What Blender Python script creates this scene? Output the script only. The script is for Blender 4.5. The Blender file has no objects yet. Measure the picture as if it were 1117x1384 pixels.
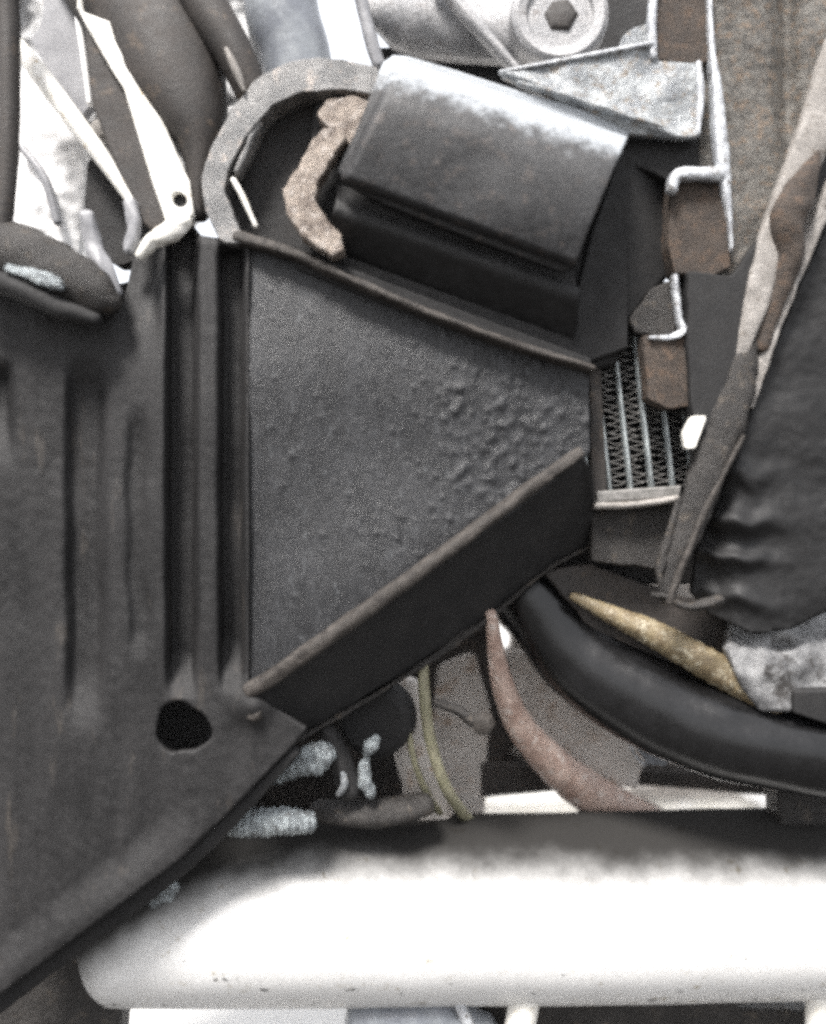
import bpy, bmesh, math, random
from mathutils import Vector, noise
random.seed(7)
C = bpy.context.scene.collection
SC = bpy.context.scene
# ---------------------------------------------------------------- camera, sky, sun, exposure
S = 0.0005            # metres per unit: the steelwork is laid out in half millimetres
D = 1200.0            # camera to crossmember plate
CAMZ = 0.50
cam = bpy.data.cameras.new('camera'); camo = bpy.data.objects.new('camera', cam); C.objects.link(camo)
camo.location = (0, 0, CAMZ); camo.rotation_euler = (math.radians(90), 0, 0)
cam.sensor_fit = 'HORIZONTAL'; cam.sensor_width = 36.0; cam.lens = 36.0 * D / 1117.0
cam.clip_start = 0.01; cam.clip_end = 3000
cam.dof.use_dof = True; cam.dof.focus_distance = D * S * 1.06; cam.dof.aperture_fstop = 1.7
SC.camera = camo
SUN_EL, SUN_AZ = math.radians(58), math.radians(208)      # azimuth clockwise from +Y
w = bpy.data.worlds.new('World'); SC.world = w; w.use_nodes = True
nt = w.node_tree; bg = nt.nodes['Background']
sky = nt.nodes.new('ShaderNodeTexSky'); sky.sky_type = 'NISHITA'; sky.sun_disc = False
sky.sun_elevation = SUN_EL; sky.sun_rotation = SUN_AZ; sky.air_density = 1.0; sky.dust_density = 6.0; sky.ozone_density = 1.0
cm = nt.nodes.new('ShaderNodeMix'); cm.data_type = 'RGBA'; cm.inputs[0].default_value = 0.75     # thin white overcast over the blue
nt.links.new(sky.outputs[0], cm.inputs[6]); cm.inputs[7].default_value = (7.5, 7.6, 7.8, 1)
nt.links.new(cm.outputs[2], bg.inputs[0]); bg.inputs[1].default_value = 0.07
sd = bpy.data.lights.new('sun', 'SUN'); sd.energy = 2.6; sd.angle = math.radians(14); sd.color = (1, 0.97, 0.94)
so = bpy.data.objects.new('sun', sd); C.objects.link(so)
sv = Vector((math.sin(SUN_AZ) * math.cos(SUN_EL), math.cos(SUN_AZ) * math.cos(SUN_EL), math.sin(SUN_EL)))
so.rotation_euler = sv.to_track_quat('Z', 'Y').to_euler(); so.location = sv * 3
SC.view_settings.view_transform = 'Standard'; SC.view_settings.look = 'None'
SC.view_settings.exposure = 1.7; SC.view_settings.gamma = 1.0
SC.cycles.filter_width = 3.7
SC.cycles.max_bounces = 8
try: SC.cycles.use_denoising = False; SC.cycles.use_adaptive_sampling = True; SC.cycles.adaptive_threshold = 0.04; SC.cycles.adaptive_min_samples = 20
except Exception: pass

# ---------------------------------------------------------------- helpers
def W(x, y, d=0.0):
    k = (D + d) / D
    return Vector(((x - 558.5) * k * S, (D + d) * S, (692 - y) * k * S + CAMZ))

def props(o, label=None, cat=None, group=None, kind=None):
    if label: o['label'] = label
    if cat: o['category'] = cat
    if group: o['group'] = group
    if kind: o['kind'] = kind
    return o

def thing(name, label, cat, at, group=None):
    o = bpy.data.objects.new(name, None); C.objects.link(o)
    o.location = W(*at); o.empty_display_size = 0.02
    return props(o, label, cat, group)

def wloc(o):
    v = Vector((0, 0, 0))
    while o is not None: v += o.location; o = o.parent
    return v

def link(name, vs, fs, m, parent=None, smooth=True, bevel=0.0, seg=2, harden=True):
    if parent is not None: off = wloc(parent)
    else:
        xs = [v.x for v in vs]; ys = [v.y for v in vs]; zs = [v.z for v in vs]
        off = Vector(((min(xs) + max(xs)) / 2, (min(ys) + max(ys)) / 2, min(zs)))
    me = bpy.data.meshes.new(name)
    me.from_pydata([tuple(v - off) for v in vs], [], fs); me.update()
    bm = bmesh.new(); bm.from_mesh(me); bmesh.ops.recalc_face_normals(bm, faces=bm.faces); bm.to_mesh(me); bm.free()
    if smooth: me.polygons.foreach_set('use_smooth', [True] * len(me.polygons))
    me.materials.append(m)
    o = bpy.data.objects.new(name, me); C.objects.link(o)
    if parent is not None: o.parent = parent
    else: o.location = off
    if bevel > 0:
        b = o.modifiers.new('bevel', 'BEVEL'); b.width = bevel * S; b.segments = seg
        b.limit_method = 'ANGLE'; b.angle_limit = math.radians(35); b.harden_normals = harden
    return o

def smooth_poly(pts, r, n=3):
    """round the corners of an outline"""
    if r <= 0: return pts
    out = []; N = len(pts)
    for i in range(N):
        a, b, c = pts[i - 1], pts[i], pts[(i + 1) % N]
        la = math.hypot(a[0] - b[0], a[1] - b[1]); lc = math.hypot(c[0] - b[0], c[1] - b[1])
        ra = min(r, la * .4) / max(la, 1e-6); rc = min(r, lc * .4) / max(lc, 1e-6)
        p = [b[j] + (a[j] - b[j]) * ra for j in range(3)]; q = [b[j] + (c[j] - b[j]) * rc for j in range(3)]
        for k in range(n + 1):
            t = k / n
            out.append(tuple((1 - t) ** 2 * p[j] + 2 * t * (1 - t) * b[j] + t * t * q[j] for j in range(3)))
    return out

def rough_poly(pts, step, amp, seed=0):
    """torn, uneven outline"""
    out = []; N = len(pts)
    for i in range(N):
        a, b = pts[i], pts[(i + 1) % N]; L = math.hypot(a[0] - b[0], a[1] - b[1]); n = max(1, int(L / step))
        for k in range(n):
            t = k / n; x = a[0] + (b[0] - a[0]) * t; y = a[1] + (b[1] - a[1]) * t
            q = noise.noise(Vector((x * .06, y * .06, seed))) * amp; q2 = noise.noise(Vector((x * .06, y * .06, seed + 9))) * amp
            out.append((x + q, y + q2, a[2] + (b[2] - a[2]) * t))
    return out

def plate(name, pts, d, th, m, parent=None, bevel=3, rnd=0, rough=0, seg=2, step=14):
    """solid slab: outline pts (x, y[, dd]) with front at depth d(+dd), th thick"""
    P = [(p[0], p[1], d + (p[2] if len(p) > 2 else 0)) for p in pts]
    P = smooth_poly(P, rnd)
    if rough: P = rough_poly(P, step, rough, len(name))
    n = len(P)
    f = [W(*p) for p in P]
    b = [v + Vector((0, th * S, 0)) for v in f]
    vs = f + b
    fs = [tuple(range(n)), tuple(range(2 * n - 1, n - 1, -1))]
    for i in range(n): fs.append((i, (i + 1) % n, n + (i + 1) % n, n + i))
    return link(name, vs, fs, m, parent, bevel=bevel, seg=seg)

def cat(pts, n):
    """Catmull-Rom through tuples"""
    out = []; N = len(pts)
    for i in range(N - 1):
        p0 = pts[max(i - 1, 0)]; p1 = pts[i]; p2 = pts[i + 1]; p3 = pts[min(i + 2, N - 1)]
        for k in range(n):
            t = k / n
            out.append(tuple(.5 * ((2 * b) + (-a + c) * t + (2 * a - 5 * b + 4 * c - e) * t * t + (-a + 3 * b - 3 * c + e) * t ** 3)
                             for a, b, c, e in zip(p0, p1, p2, p3)))
    out.append(tuple(pts[-1])); return out

def sweep(name, pts, m, parent=None, pw=2.0, seg=20, n=8, lump=0.0, ls=.05, rings=0, ramp=0.0, cap=True):
    """bar or hose along pts (x, y, d, r in the picture plane, r in depth)"""
    P = cat([tuple(p) if len(p) == 5 else tuple(p) + (p[3],) for p in pts], n)
    if cap:                                   # rounded ends
        def dome(a, b):
            L_ = math.dist(a[:3], b[:3]) or 1; u = [(a[i] - b[i]) / L_ for i in range(3)]; r = min(a[3], a[4]) * .8; o_ = []
            for t in (25, 50, 72, 86): o_.append(tuple(a[i] + u[i] * r * math.sin(math.radians(t)) for i in range(3)) + (a[3] * math.cos(math.radians(t)), a[4] * math.cos(math.radians(t))))
            return o_
        P = list(reversed(dome(P[0], P[1]))) + P + dome(P[-1], P[-2])
    vs = []; fs = []; L = 0
    for i, p in enumerate(P):
        c = W(p[0], p[1], p[2])
        q = P[min(i + 1, len(P) - 1)]; o_ = P[max(i - 1, 0)]
        T = (W(q[0], q[1], q[2]) - W(o_[0], o_[1], o_[2])).normalized()
        B = Vector((0, 1, 0)); B = (B - T * B.dot(T)).normalized(); N = T.cross(B)
        L += (W(*P[i][:3]) - W(*P[max(i - 1, 0)][:3])).length / S
        k = (D + p[2]) / D
        for j in range(seg):
            a = 2 * math.pi * j / seg; ca, sa = math.cos(a), math.sin(a)
            ex = 2 / pw
            u = math.copysign(abs(ca) ** ex, ca) * p[3] * k; v_ = math.copysign(abs(sa) ** ex, sa) * p[4] * k
            f = 1.0
            if lump: f += lump * noise.noise(Vector((p[0] * ls, p[1] * ls, a * 1.2 + 3)))
            if rings: f += ramp * math.sin(L / rings * 2 * math.pi + j * 0)
            vs.append(c + (N * u + B * v_) * S * f)
    R = len(P)
    for i in range(R - 1):
        for j in range(seg):
            a = i * seg + j; b = i * seg + (j + 1) % seg
            fs.append((a, b, b + seg, a + seg))
    fs.append(tuple(range(seg - 1, -1, -1))); fs.append(tuple(range((R - 1) * seg, R * seg)))
    o = link(name, vs, fs, m, parent)
    return o

def relief(name, outline, hf, m, parent=None, cell=4.0, th=10, d=0, hole=None):
    """pressed sheet: hf(x, y) pushes the sheet back; th thick; outline and round hole cut from a fine grid"""
    O = [(p[0], p[1]) for p in outline]; n_ = len(O)
    x0 = min(p[0] for p in O); x1 = max(p[0] for p in O); y0 = min(p[1] for p in O); y1 = max(p[1] for p in O)
    nx = int((x1 - x0) / cell) + 1; ny = int((y1 - y0) / cell) + 1
    used = set(); quads = []
    for i in range(ny):
        yc_ = y0 + (i + .5) * cell; X = []
        for k in range(n_):
            a, b = O[k], O[(k + 1) % n_]
            if (a[1] <= yc_ < b[1]) or (b[1] <= yc_ < a[1]): X.append(a[0] + (b[0] - a[0]) * (yc_ - a[1]) / (b[1] - a[1]))
        X.sort()
        for q0 in range(0, len(X) - 1, 2):
            for j in range(max(0, int((X[q0] - x0) / cell - .5) - 1), min(nx, int((X[q0 + 1] - x0) / cell + .5) + 1)):
                xc = x0 + (j + .5) * cell
                if not (X[q0] <= xc <= X[q0 + 1]): continue
                if hole and math.hypot(xc - hole[0], yc_ - hole[1]) < hole[2](math.atan2(yc_ - hole[1], xc - hole[0])): continue
                quads.append(((i, j), (i, j + 1), (i + 1, j + 1), (i + 1, j)))
    ed = {}
    for q in quads:
        for e in range(4):
            k = tuple(sorted((q[e], q[(e + 1) % 4]))); ed[k] = ed.get(k, 0) + 1
    rim = set(v for k, c in ed.items() if c == 1 for v in k)
    ids = {}; F = []
    for q in quads:
        for v in q:
            if v in ids: continue
            x = x0 + v[1] * cell; y = y0 + v[0] * cell
            if v in rim:
                done = False
                if hole:
                    dx, dy = x - hole[0], y - hole[1]; r = math.hypot(dx, dy); Rr = hole[2](math.atan2(dy, dx))
                    if abs(r - Rr) < cell * 1.3: x = hole[0] + dx / r * Rr; y = hole[1] + dy / r * Rr; done = True
                if not done:
                    best = None
                    for k in range(n_):
                        a, b = O[k], O[(k + 1) % n_]; ux, uy = b[0] - a[0], b[1] - a[1]; l2 = ux * ux + uy * uy
                        t = 0 if l2 == 0 else min(1, max(0, ((x - a[0]) * ux + (y - a[1]) * uy) / l2))
                        px, py = a[0] + ux * t, a[1] + uy * t; dd = math.hypot(px - x, py - y)
                        if best is None or dd < best[0]: best = (dd, px, py)
                    if best[0] < cell * 1.3: x, y = best[1], best[2]
            ids[v] = len(F); F.append((x, y))
    front = [W(x, y, d + hf(x, y)) for x, y in F]
    back = [v + Vector((0, th * S, 0)) for v in front]
    n = len(front); fs = []
    for q in quads:
        t = tuple(ids[v] for v in q); fs.append(t); fs.append(tuple(n + a for a in reversed(t)))
    for (a, b), c in ed.items():
        if c == 1: fs.append((ids[a], ids[b], n + ids[b], n + ids[a]))
    o = link(name, front + back, fs, m, parent)
    return o

def lathe(name, x, y, prof, m, parent=None, seg=40, tilt=(0, 0), n=1):
    """turned part facing the camera; prof = (radius, depth) from the middle of the front outwards to the back"""
    vs = []; fs = []; c0 = W(x, y, prof[0][1]); 
    ax = Vector((tilt[0], 1, tilt[1])).normalized(); U = Vector((1, 0, 0)); U = (U - ax * U.dot(ax)).normalized(); V = ax.cross(U)
    for (r, dd) in prof:
        for j in range(seg):
            a = 2 * math.pi * j / seg
            vs.append(c0 + (U * math.cos(a) * r + V * math.sin(a) * r + ax * (dd - prof[0][1])) * S)
    R = len(prof)
    for i in range(R - 1):
        for j in range(seg):
            a = i * seg + j; b = i * seg + (j + 1) % seg; fs.append((a, a + seg, b + seg, b))
    fs.append(tuple(range(seg))); fs.append(tuple(range((R - 1) * seg, R * seg)))
    return link(name, vs, fs, m, parent, bevel=1.2, seg=2)

def nz(x, y, s, z=0.0): return noise.noise(Vector((x * s, y * s, z)))
def sstep(a, b, t):
    t = min(1, max(0, (t - a) / (b - a))); return t * t * (3 - 2 * t)

# ---------------------------------------------------------------- materials
def mat(name, c1, c2, s=60, c3=None, amt=.35, s3=90, rough=.7, metal=0.0, bump=.35, bs=260, grit=.45, stretch=(1, 1, 1), rvar=.12, coat=0, spec=.5, lo=.4, hi=.65, bd=.0012):
    if max(c2) < .125:
        c1 = tuple(v * .68 for v in c1); c2 = tuple(v * .68 for v in c2); spec *= .8
        if c3: c3 = tuple(v * .75 for v in c3)
    m = bpy.data.materials.new(name); m.use_nodes = True; t = m.node_tree; N = t.nodes; L = t.links
    b = N['Principled BSDF']; tc = N.new('ShaderNodeTexCoord'); mp = N.new('ShaderNodeMapping'); mp.inputs['Scale'].default_value = stretch
    L.new(tc.outputs['Object'], mp.inputs[0])
    def noi(sc, det=4, ro=.6, src=mp.outputs[0]):
        n = N.new('ShaderNodeTexNoise'); n.inputs['Scale'].default_value = sc; n.inputs['Detail'].default_value = det
        n.inputs['Roughness'].default_value = ro; L.new(src, n.inputs['Vector']); return n.outputs['Fac']
    def rng(src, a, b_, c, d):
        r = N.new('ShaderNodeMapRange'); r.inputs[1].default_value = a; r.inputs[2].default_value = b_; r.inputs[3].default_value = c; r.inputs[4].default_value = d
        L.new(src, r.inputs[0]); return r.outputs[0]
    def mix(f, A, B, mode='MIX'):
        x = N.new('ShaderNodeMix'); x.data_type = 'RGBA'; x.blend_type = mode
        if isinstance(f, float): x.inputs[0].default_value = f
        else: L.new(f, x.inputs[0])
        for i, v in ((6, A), (7, B)):
            if isinstance(v, tuple): x.inputs[i].default_value = (*v, 1)
            else: L.new(v, x.inputs[i])
        return x.outputs[2]
    na = noi(s); col = mix(rng(na, lo, hi, 0, 1), c1, c2)
    if c3:
        nb = noi(s3, 6, .7); col = mix(rng(nb, .62 - amt * .4, .70 - amt * .3, 0, 1), col, c3)
    # fine speckle of grit and dust
    ng = noi(1100, 2, .8, tc.outputs['Object'])
    sp = N.new('ShaderNodeCombineColor'); r1 = rng(ng, .3, .7, 1 - grit, 1 + grit)
    ng2 = noi(420, 3, .8, tc.outputs['Object']); r2 = rng(ng2, .3, .7, 1 - grit * .5, 1 + grit * .5)
    mm = N.new('ShaderNodeMath'); mm.operation = 'MULTIPLY'; L.new(r1, mm.inputs[0]); L.new(r2, mm.inputs[1])
    for i in range(3): L.new(mm.outputs[0], sp.inputs[i])
    col = mix(1.0, col, sp.outputs[0], 'MULTIPLY')
    L.new(col, b.inputs['Base Color'])
    b.inputs['Metallic'].default_value = metal; b.inputs['Specular IOR Level'].default_value = spec
    L.new(rng(noi(s * 2), .3, .7, max(.05, rough - rvar), min(1, rough + rvar)), b.inputs['Roughness'])
    if coat: b.inputs['Coat Weight'].default_value = coat; b.inputs['Coat Roughness'].default_value = .2
    bn = N.new('ShaderNodeBump'); bn.inputs['Strength'].default_value = bump; bn.inputs['Distance'].default_value = bd
    h = N.new('ShaderNodeMath'); h.operation = 'ADD'; L.new(noi(bs, 5, .65), h.inputs[0]); L.new(ng, h.inputs[1])
    L.new(h.outputs[0], bn.inputs['Height']); L.new(bn.outputs[0], b.inputs['Normal'])
    return m

M = {}
M['plate'] = mat('grimy_black_paint', (.011, .0105, .0108), (.034, .0325, .033), 26, (.050, .044, .039), .07, 60, .62, bump=.5, stretch=(1, 1, .2), grit=.55, lo=.36, hi=.68)
M['gusset'] = mat('pitted_dusty_paint', (.021, .0215, .0235), (.037, .038, .0415), 60, (.085, .09, .095), .07, 240, .42, bump=.55, bs=300, stretch=(1, 1, .45), bd=.0012, grit=.6, spec=.6)
M['black'] = mat('black_paint', (.020, .0195, .020), (.030, .029, .029), 70, rough=.75, bump=.4)
M['lip'] = mat('worn_edge_steel', (.055, .048, .042), (.105, .092, .082), 90, (.03, .025, .022), .3, 110, .6, bump=.6)
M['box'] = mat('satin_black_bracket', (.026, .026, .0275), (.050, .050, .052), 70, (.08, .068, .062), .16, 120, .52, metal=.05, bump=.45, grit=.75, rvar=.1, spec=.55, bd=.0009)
M['rust'] = mat('rusty_steel', (.066, .052, .043), (.112, .087, .070), 80, (.13, .088, .062), .25, 130, .75, bump=.8, bs=320, grit=.6, bd=.0015)
M['rusthook'] = mat('flaking_tan_rust', (.13, .10, .082), (.38, .32, .27), 90, (.46, .41, .37), .25, 150, .55, bump=.9, bs=260, lo=.38, hi=.6, bd=.002)
M['rail'] = mat('rust_speckled_rail', (.078, .072, .064), (.150, .142, .128), 110, (.145, .108, .078), .26, 170, .7, bump=.8, bs=330, grit=.75, bd=.0015)
M['bare_lit'] = mat('bare_and_lit_edge', (.36, .37, .39), (.62, .64, .66), 120, (.14, .13, .12), .22, 170, .4, metal=.3, bump=.4)  # bright metal, also paints the lit edges of rail, tabs and wing
M['galv'] = mat('dull_galvanised', (.17, .18, .19), (.34, .355, .36), 70, (.17, .14, .11), .22, 150, .42, metal=.3, bump=.5, grit=.6)
M['strut'] = mat('pale_dusty_strut', (.20, .185, .17), (.31, .29, .27), 70, (.12, .10, .08), .12, 120, .7, bump=.5)
M['alu'] = mat('cast_aluminium', (.24, .24, .245), (.34, .335, .335), 50, (.17, .155, .15), .1, 90, .5, metal=.2, bump=.4)
M['white'] = mat('white_plastic', (.8, .79, .78), (.88, .87, .86), 40, rough=.4, bump=.15, grit=.12)
M['greyplastic'] = mat('grey_plastic', (.20, .20, .21), (.28, .28, .29), 30, rough=.45, bump=.15, grit=.3)
M['bluegrey'] = mat('blue_grey_sleeve', (.15, .16, .18), (.22, .235, .25), 40, rough=.3, bump=.15, grit=.3)
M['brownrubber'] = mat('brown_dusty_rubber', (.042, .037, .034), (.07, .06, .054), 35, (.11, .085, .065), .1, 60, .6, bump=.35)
M['darkrubber'] = mat('dark_rubber', (.011, .0108, .0112), (.020, .0195, .02), 40, rough=.6, bump=.3)
M['hose'] = mat('glossy_black_hose', (.010, .010, .0105), (.015, .015, .016), 50, rough=.2, bump=.12, grit=.6, rvar=.08, spec=.55)
M['grease'] = mat('greasy_iron', (.032, .029, .027), (.058, .053, .049), 60, (.09, .075, .06), .15, 100, .5, bump=.7, bd=.0015)
M['darkiron'] = mat('dark_engine_iron', (.026, .025, .025), (.045, .042, .041), 40, rough=.7, bump=.6)
M['copper'] = mat('dusty_copper_pipe', (.36, .25, .205), (.52, .40, .34), 60, (.60, .53, .48), .2, 110, .5, bump=.4)
M['braid'] = mat('rust_flecked_sleeve', (.14, .105, .06), (.23, .185, .11), 90, (.38, .34, .25), .25, 160, .5, bump=.5, bs=400, grit=.35, bd=.001)
M['yellow'] = mat('yellowed_cable', (.24, .23, .15), (.32, .30, .21), 80, (.16, .14, .1), .15, 120, .5, bump=.3)
M['fin'] = mat('radiator_aluminium', (.32, .35, .36), (.46, .50, .50), 120, rough=.4, metal=.3, bump=.3)
M['findark'] = mat('radiator_fins', (.17, .165, .155), (.25, .24, .23), 120, rough=.5, metal=.2, bump=.3)
M['crust'] = mat('corroded_aluminium', (.22, .24, .25), (.42, .46, .47), 120, (.12, .12, .12), .2, 200, .4, metal=.5, bump=.7, bs=450, bd=.002)
M['cream'] = mat('cream_paint', (.74, .72, .66), (.84, .82, .78), 60, (.45, .34, .2), .08, 110, .4, bump=.25, grit=.2)

M['loop'] = mat('scaly_loop_steel', (.11, .11, .11), (.22, .215, .21), 60, (.34, .30, .27), .15, 90, .45, metal=.2, bump=.5, bs=200, bd=.0015)
M['mid'] = mat('dusty_grey_brown_paint', (.48, .445, .41), (.62, .58, .54), 30, (.38, .30, .24), .2, 60, .65, bump=.25, grit=.12)
M['shield'] = mat('creased_heat_shield', (.22, .22, .22), (.46, .46, .46), 22, (.13, .115, .10), .2, 60, .45, metal=.3, bump=.5, grit=.3)
M['casting'] = mat('oily_grey_casting', (.10, .10, .102), (.30, .30, .30), 38, (.045, .042, .04), .25, 60, .55, metal=.2, bump=.5, grit=.5)
# tube: white paint, ragged black grime at upper left, shade painted along the top
def tube_material():
    m = mat('white_enamel_grime_and_shade', (.74, .735, .72), (.80, .795, .78), 25, (.42, .38, .30), .04, 70, .32, bump=.2, grit=.14)
    t = m.node_tree; N = t.nodes; L = t.links; b = N['Principled BSDF']
    old = b.inputs['Base Color'].links[0].from_socket
    tc = N.new('ShaderNodeTexCoord'); sx = N.new('ShaderNodeSeparateXYZ'); L.new(tc.outputs['Object'], sx.inputs[0])
    n1 = N.new('ShaderNodeTexNoise'); n1.inputs['Scale'].default_value = 30; n1.inputs['Detail'].default_value = 5; n1.inputs['Roughness'].default_value = .6
    L.new(tc.outputs['Object'], n1.inputs['Vector'])
    def math_(op, a, c):
        q = N.new('ShaderNodeMath'); q.operation = op
        for i, v in enumerate((a, c)):
            if isinstance(v, (int, float)): q.inputs[i].default_value = v
            else: L.new(v, q.inputs[i])
        return q.outputs[0]
    def rng(src, a, b_, c, d):
        r = N.new('ShaderNodeMapRange'); r.interpolation_type = 'SMOOTHSTEP'
        for i, v in enumerate((a, b_, c, d)): r.inputs[i + 1].default_value = v
        L.new(src, r.inputs[0]); return r.outputs[0]
    # the grime edge sinks towards the left end
    tt = math_('MAXIMUM', math_('SUBTRACT', math_('MULTIPLY', sx.outputs['X'], -1.0), .13), 0.0)
    edge = math_('ADD', sx.outputs['Z'], math_('MULTIPLY', math_('MULTIPLY', tt, tt), 2.6))
    edge = math_('ADD', edge, math_('MULTIPLY', math_('SUBTRACT', n1.outputs['Fac'], .5), .020))
    f = rng(edge, .084, .131, 0.0, .985)
    # small spatters
    n2 = N.new('ShaderNodeTexNoise'); n2.inputs['Scale'].default_value = 75; n2.inputs['Detail'].default_value = 3
    L.new(tc.outputs['Object'], n2.inputs['Vector'])
    sp = rng(n2.outputs['Fac'], .665, .73, 0, .8)
    f = math_('MAXIMUM', f, sp)
    x = N.new('ShaderNodeMix'); x.data_type = 'RGBA'; L.new(f, x.inputs[0]); L.new(old, x.inputs[6]); x.inputs[7].default_value = (.016, .015, .014, 1)
    L.new(x.outputs[2], b.inputs['Base Color'])
    L.new(rng(f, 0, 1, .34, .95), b.inputs['Roughness']); L.new(rng(f, 0, 1, .5, .05), b.inputs['Specular IOR Level'])
    return m
M['tube'] = tube_material()

# ================================================================= SETTING
gm = mat('low_bounce_ground', (.07, .068, .066), (.11, .105, .10), 6, rough=.9, bump=.3, bs=60, grit=.2)  # unseen near ground, made dark to cut bounce light
g = link('ground', [Vector((-400, -400, 0)), Vector((400, -400, 0)), Vector((400, 900, 0)), Vector((-400, 900, 0))], [(0, 1, 2, 3)], gm, smooth=False); props(g, kind='structure')
pm = mat('bright_concrete', (.56, .55, .53), (.66, .65, .63), 3, rough=.9, bump=.3, bs=60, grit=.1)
g = link('pavement', [Vector((-60, .70, .004)), Vector((60, .70, .004)), Vector((60, 120, .004)), Vector((-60, 120, .004))], [(0, 1, 2, 3)], pm, smooth=False); props(g, kind='structure')

# ================================================================= CROSSMEMBER PLATE (the big black pressing)
frame = thing('crossmember_plate', 'large black pitted steel plate with vertical grooves and a round hole filling the left', 'steel plate', (200, 1384, 0))
def gprof(x, c0, c1, dep, sl=7):
    return dep * sstep(c0 - 1, c0 + sl, x) * (1 - sstep(c1 - sl, c1 + 1, x))
def hf_rail(x, y):
    w1 = 6 * nz(0, y, .01, 2)
    fade = sstep(285, 320, y) * (1 - sstep(880, 950, y))
    h = gprof(x + w1 * .4, 222, 270, 40 * fade, 11) + gprof(x + w1 * .3, 294, 334, 38 * sstep(325, 350, y) * (1 - sstep(860, 945, y)), 9)
    h += gprof(x + w1, 84, 150, 20 * sstep(470, 540, y) * (1 - sstep(900, 1000, y)), 20)
    h += gprof(x, -30, 22, 22 * sstep(480, 520, y) * (1 - sstep(540, 640, y)), 14)
    h += gprof(x + w1 * 2, 168, 205, 8 * sstep(540, 600, y) * (1 - sstep(850, 900, y)), 14)
    # rounded shoulder running over the top of the ridges
    h += 30 * (1 - sstep(296, 330, y)) * sstep(180, 230, x)
    h += 46 * (1 - sstep(310, 500, y)) * (1 - sstep(205, 228, x)) * sstep(150, 175, x)
    h += 3.0 * nz(x, y * .3, .035, 5) + .9 * nz(x, y * .6, .12, 8)
    h += 10 * nz(x, y, .006, 4)
    # lit swage along the diagonal edge
    e = (y - (1345 - x * .74)); h -= 15 * sstep(-80, -12, e) * (1 - sstep(180, 330, x))
    h -= 20 * math.exp(-((x - 340) ** 2 + (y - 955) ** 2) / 500.)
    h -= 6 * math.exp(-((x - 165) ** 2 / 60. + (y - 1140) ** 2 / 700.))
    return h
out_rail = [(0 - 40, 372), (60, 396), (120, 424), (150, 426), (168, 405), (180, 350), (196, 325), (225, 308), (245, 292), (262, 305), (272, 318), (300, 322), (336, 330),
            (336, 930), (352, 945), (415, 985), (400, 1005), (300, 1108), (240, 1165), (0, 1345), (-40, 1375)]
def hole_r(a): return 36 + 3.0 * math.cos(3 * a - .6) + 2 * math.sin(2 * a + 1) + .8 * math.sin(7 * a)
relief('web', out_rail, hf_rail, M['plate'], frame, cell=3.6, th=14, hole=(246, 984, hole_r))
# gusset: triangular pitted face
from collections import defaultdict
bumps = defaultdict(list); rb_ = random.Random(11)
for _ in range(1500):
    bx_ = rb_.uniform(340, 800); by_ = rb_.uniform(330, 940)
    dens = .10 + .9 * sstep(520, 700, bx_) * (1 - sstep(640, 720, by_)) + .25 * sstep(420, 560, bx_)
    if rb_.random() > dens: continue
    r_b = rb_.uniform(1.9, 4.4) * (1.25 if bx_ > 600 else .8); h_b = r_b * rb_.uniform(.25, .6)
    for gx in range(-1, 2):
        for gy in range(-1, 2): bumps[(int(bx_ // 16) + gx, int(by_ // 16) + gy)].append((bx_, by_, r_b, h_b))
def hf_gus(x, y):
    v = 5 + .7 * nz(x, y * .5, .05, 3) + .5 * nz(x * 1.6, y * .4, .12, 7) + 9 * nz(x, y, .005, 1)
    for (a, b, r, h) in bumps.get((int(x // 16), int(y // 16)), ()):
        v -= h * math.exp(-((x - a) ** 2 + ((y - b) * .8) ** 2) / (r * r))
    return v
out_gus = [(337, 322), (400, 344), (510, 392), (650, 448), (742, 478), (796, 500), (798, 612), (786, 622), (700, 690), (560, 790), (430, 885), (337, 950)]
relief('gusset_face', out_gus, hf_gus, M['gusset'], frame, cell=2.6, th=12)
# upper flange standing forward along the gusset's top edge
sweep('upper_flange', [(322, 322, 2, 9, 14), (400, 346, -2, 8, 16), (510, 396, -6, 6, 20), (650, 452, -6, 6, 20), (800, 500, -4, 5, 18)], M['lip'], frame, pw=3, lump=.25)
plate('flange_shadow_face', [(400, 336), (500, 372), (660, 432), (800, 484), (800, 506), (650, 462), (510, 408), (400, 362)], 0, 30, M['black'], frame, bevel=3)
# lower flange: lip and folded-back face
sweep('flange_lip', [(338, 932, 0, 10, 12), (372, 912, -4, 11, 16), (470, 842, -10, 11, 20), (600, 748, -12, 10, 20), (700, 672, -12, 9, 20), (782, 612, -10, 8, 16)], M['lip'], frame, pw=3.2, lump=.22, ls=.04)
plate('lower_flange', [(345, 940, 0), (366, 905, 0), (470, 836, 0), (600, 742, 0), (700, 668, 0), (784, 608, 0), (803, 640, 8), (808, 715, 80), (795, 742, 100), (742, 768, 100), (662, 836, 100), (575, 893, 100), (480, 952, 96), (420, 990, 70), (398, 998, 50), (372, 960, 10)], -2, 40, M['black'], frame, bevel=5, seg=3, rough=3)
sweep('flange_edge', [(400, 1000, 50, 4, 8), (480, 955, 92, 3.5, 8), (575, 896, 97, 4, 8), (622, 862, 97, 6, 8), (665, 832, 97, 4, 8), (742, 768, 97, 3, 8), (800, 738, 96, 3, 8)], M['grease'], frame, pw=3, lump=.5)
sweep('edge_bead', [(-30, 1372, 26, 15, 14), (60, 1304, 26, 16, 14), (150, 1238, 26, 17, 14), (230, 1176, 26, 16, 14), (300, 1118, 26, 12, 14), (400, 1014, 20, 7, 12)], M['black'], frame, pw=4, lump=.15)
lathe('bolt_boss', 340, 962, [(7, -12), (12, -9), (15, 4), (15, 20)], M['lip'], frame, seg=9, tilt=(.3, -.3))

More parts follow.
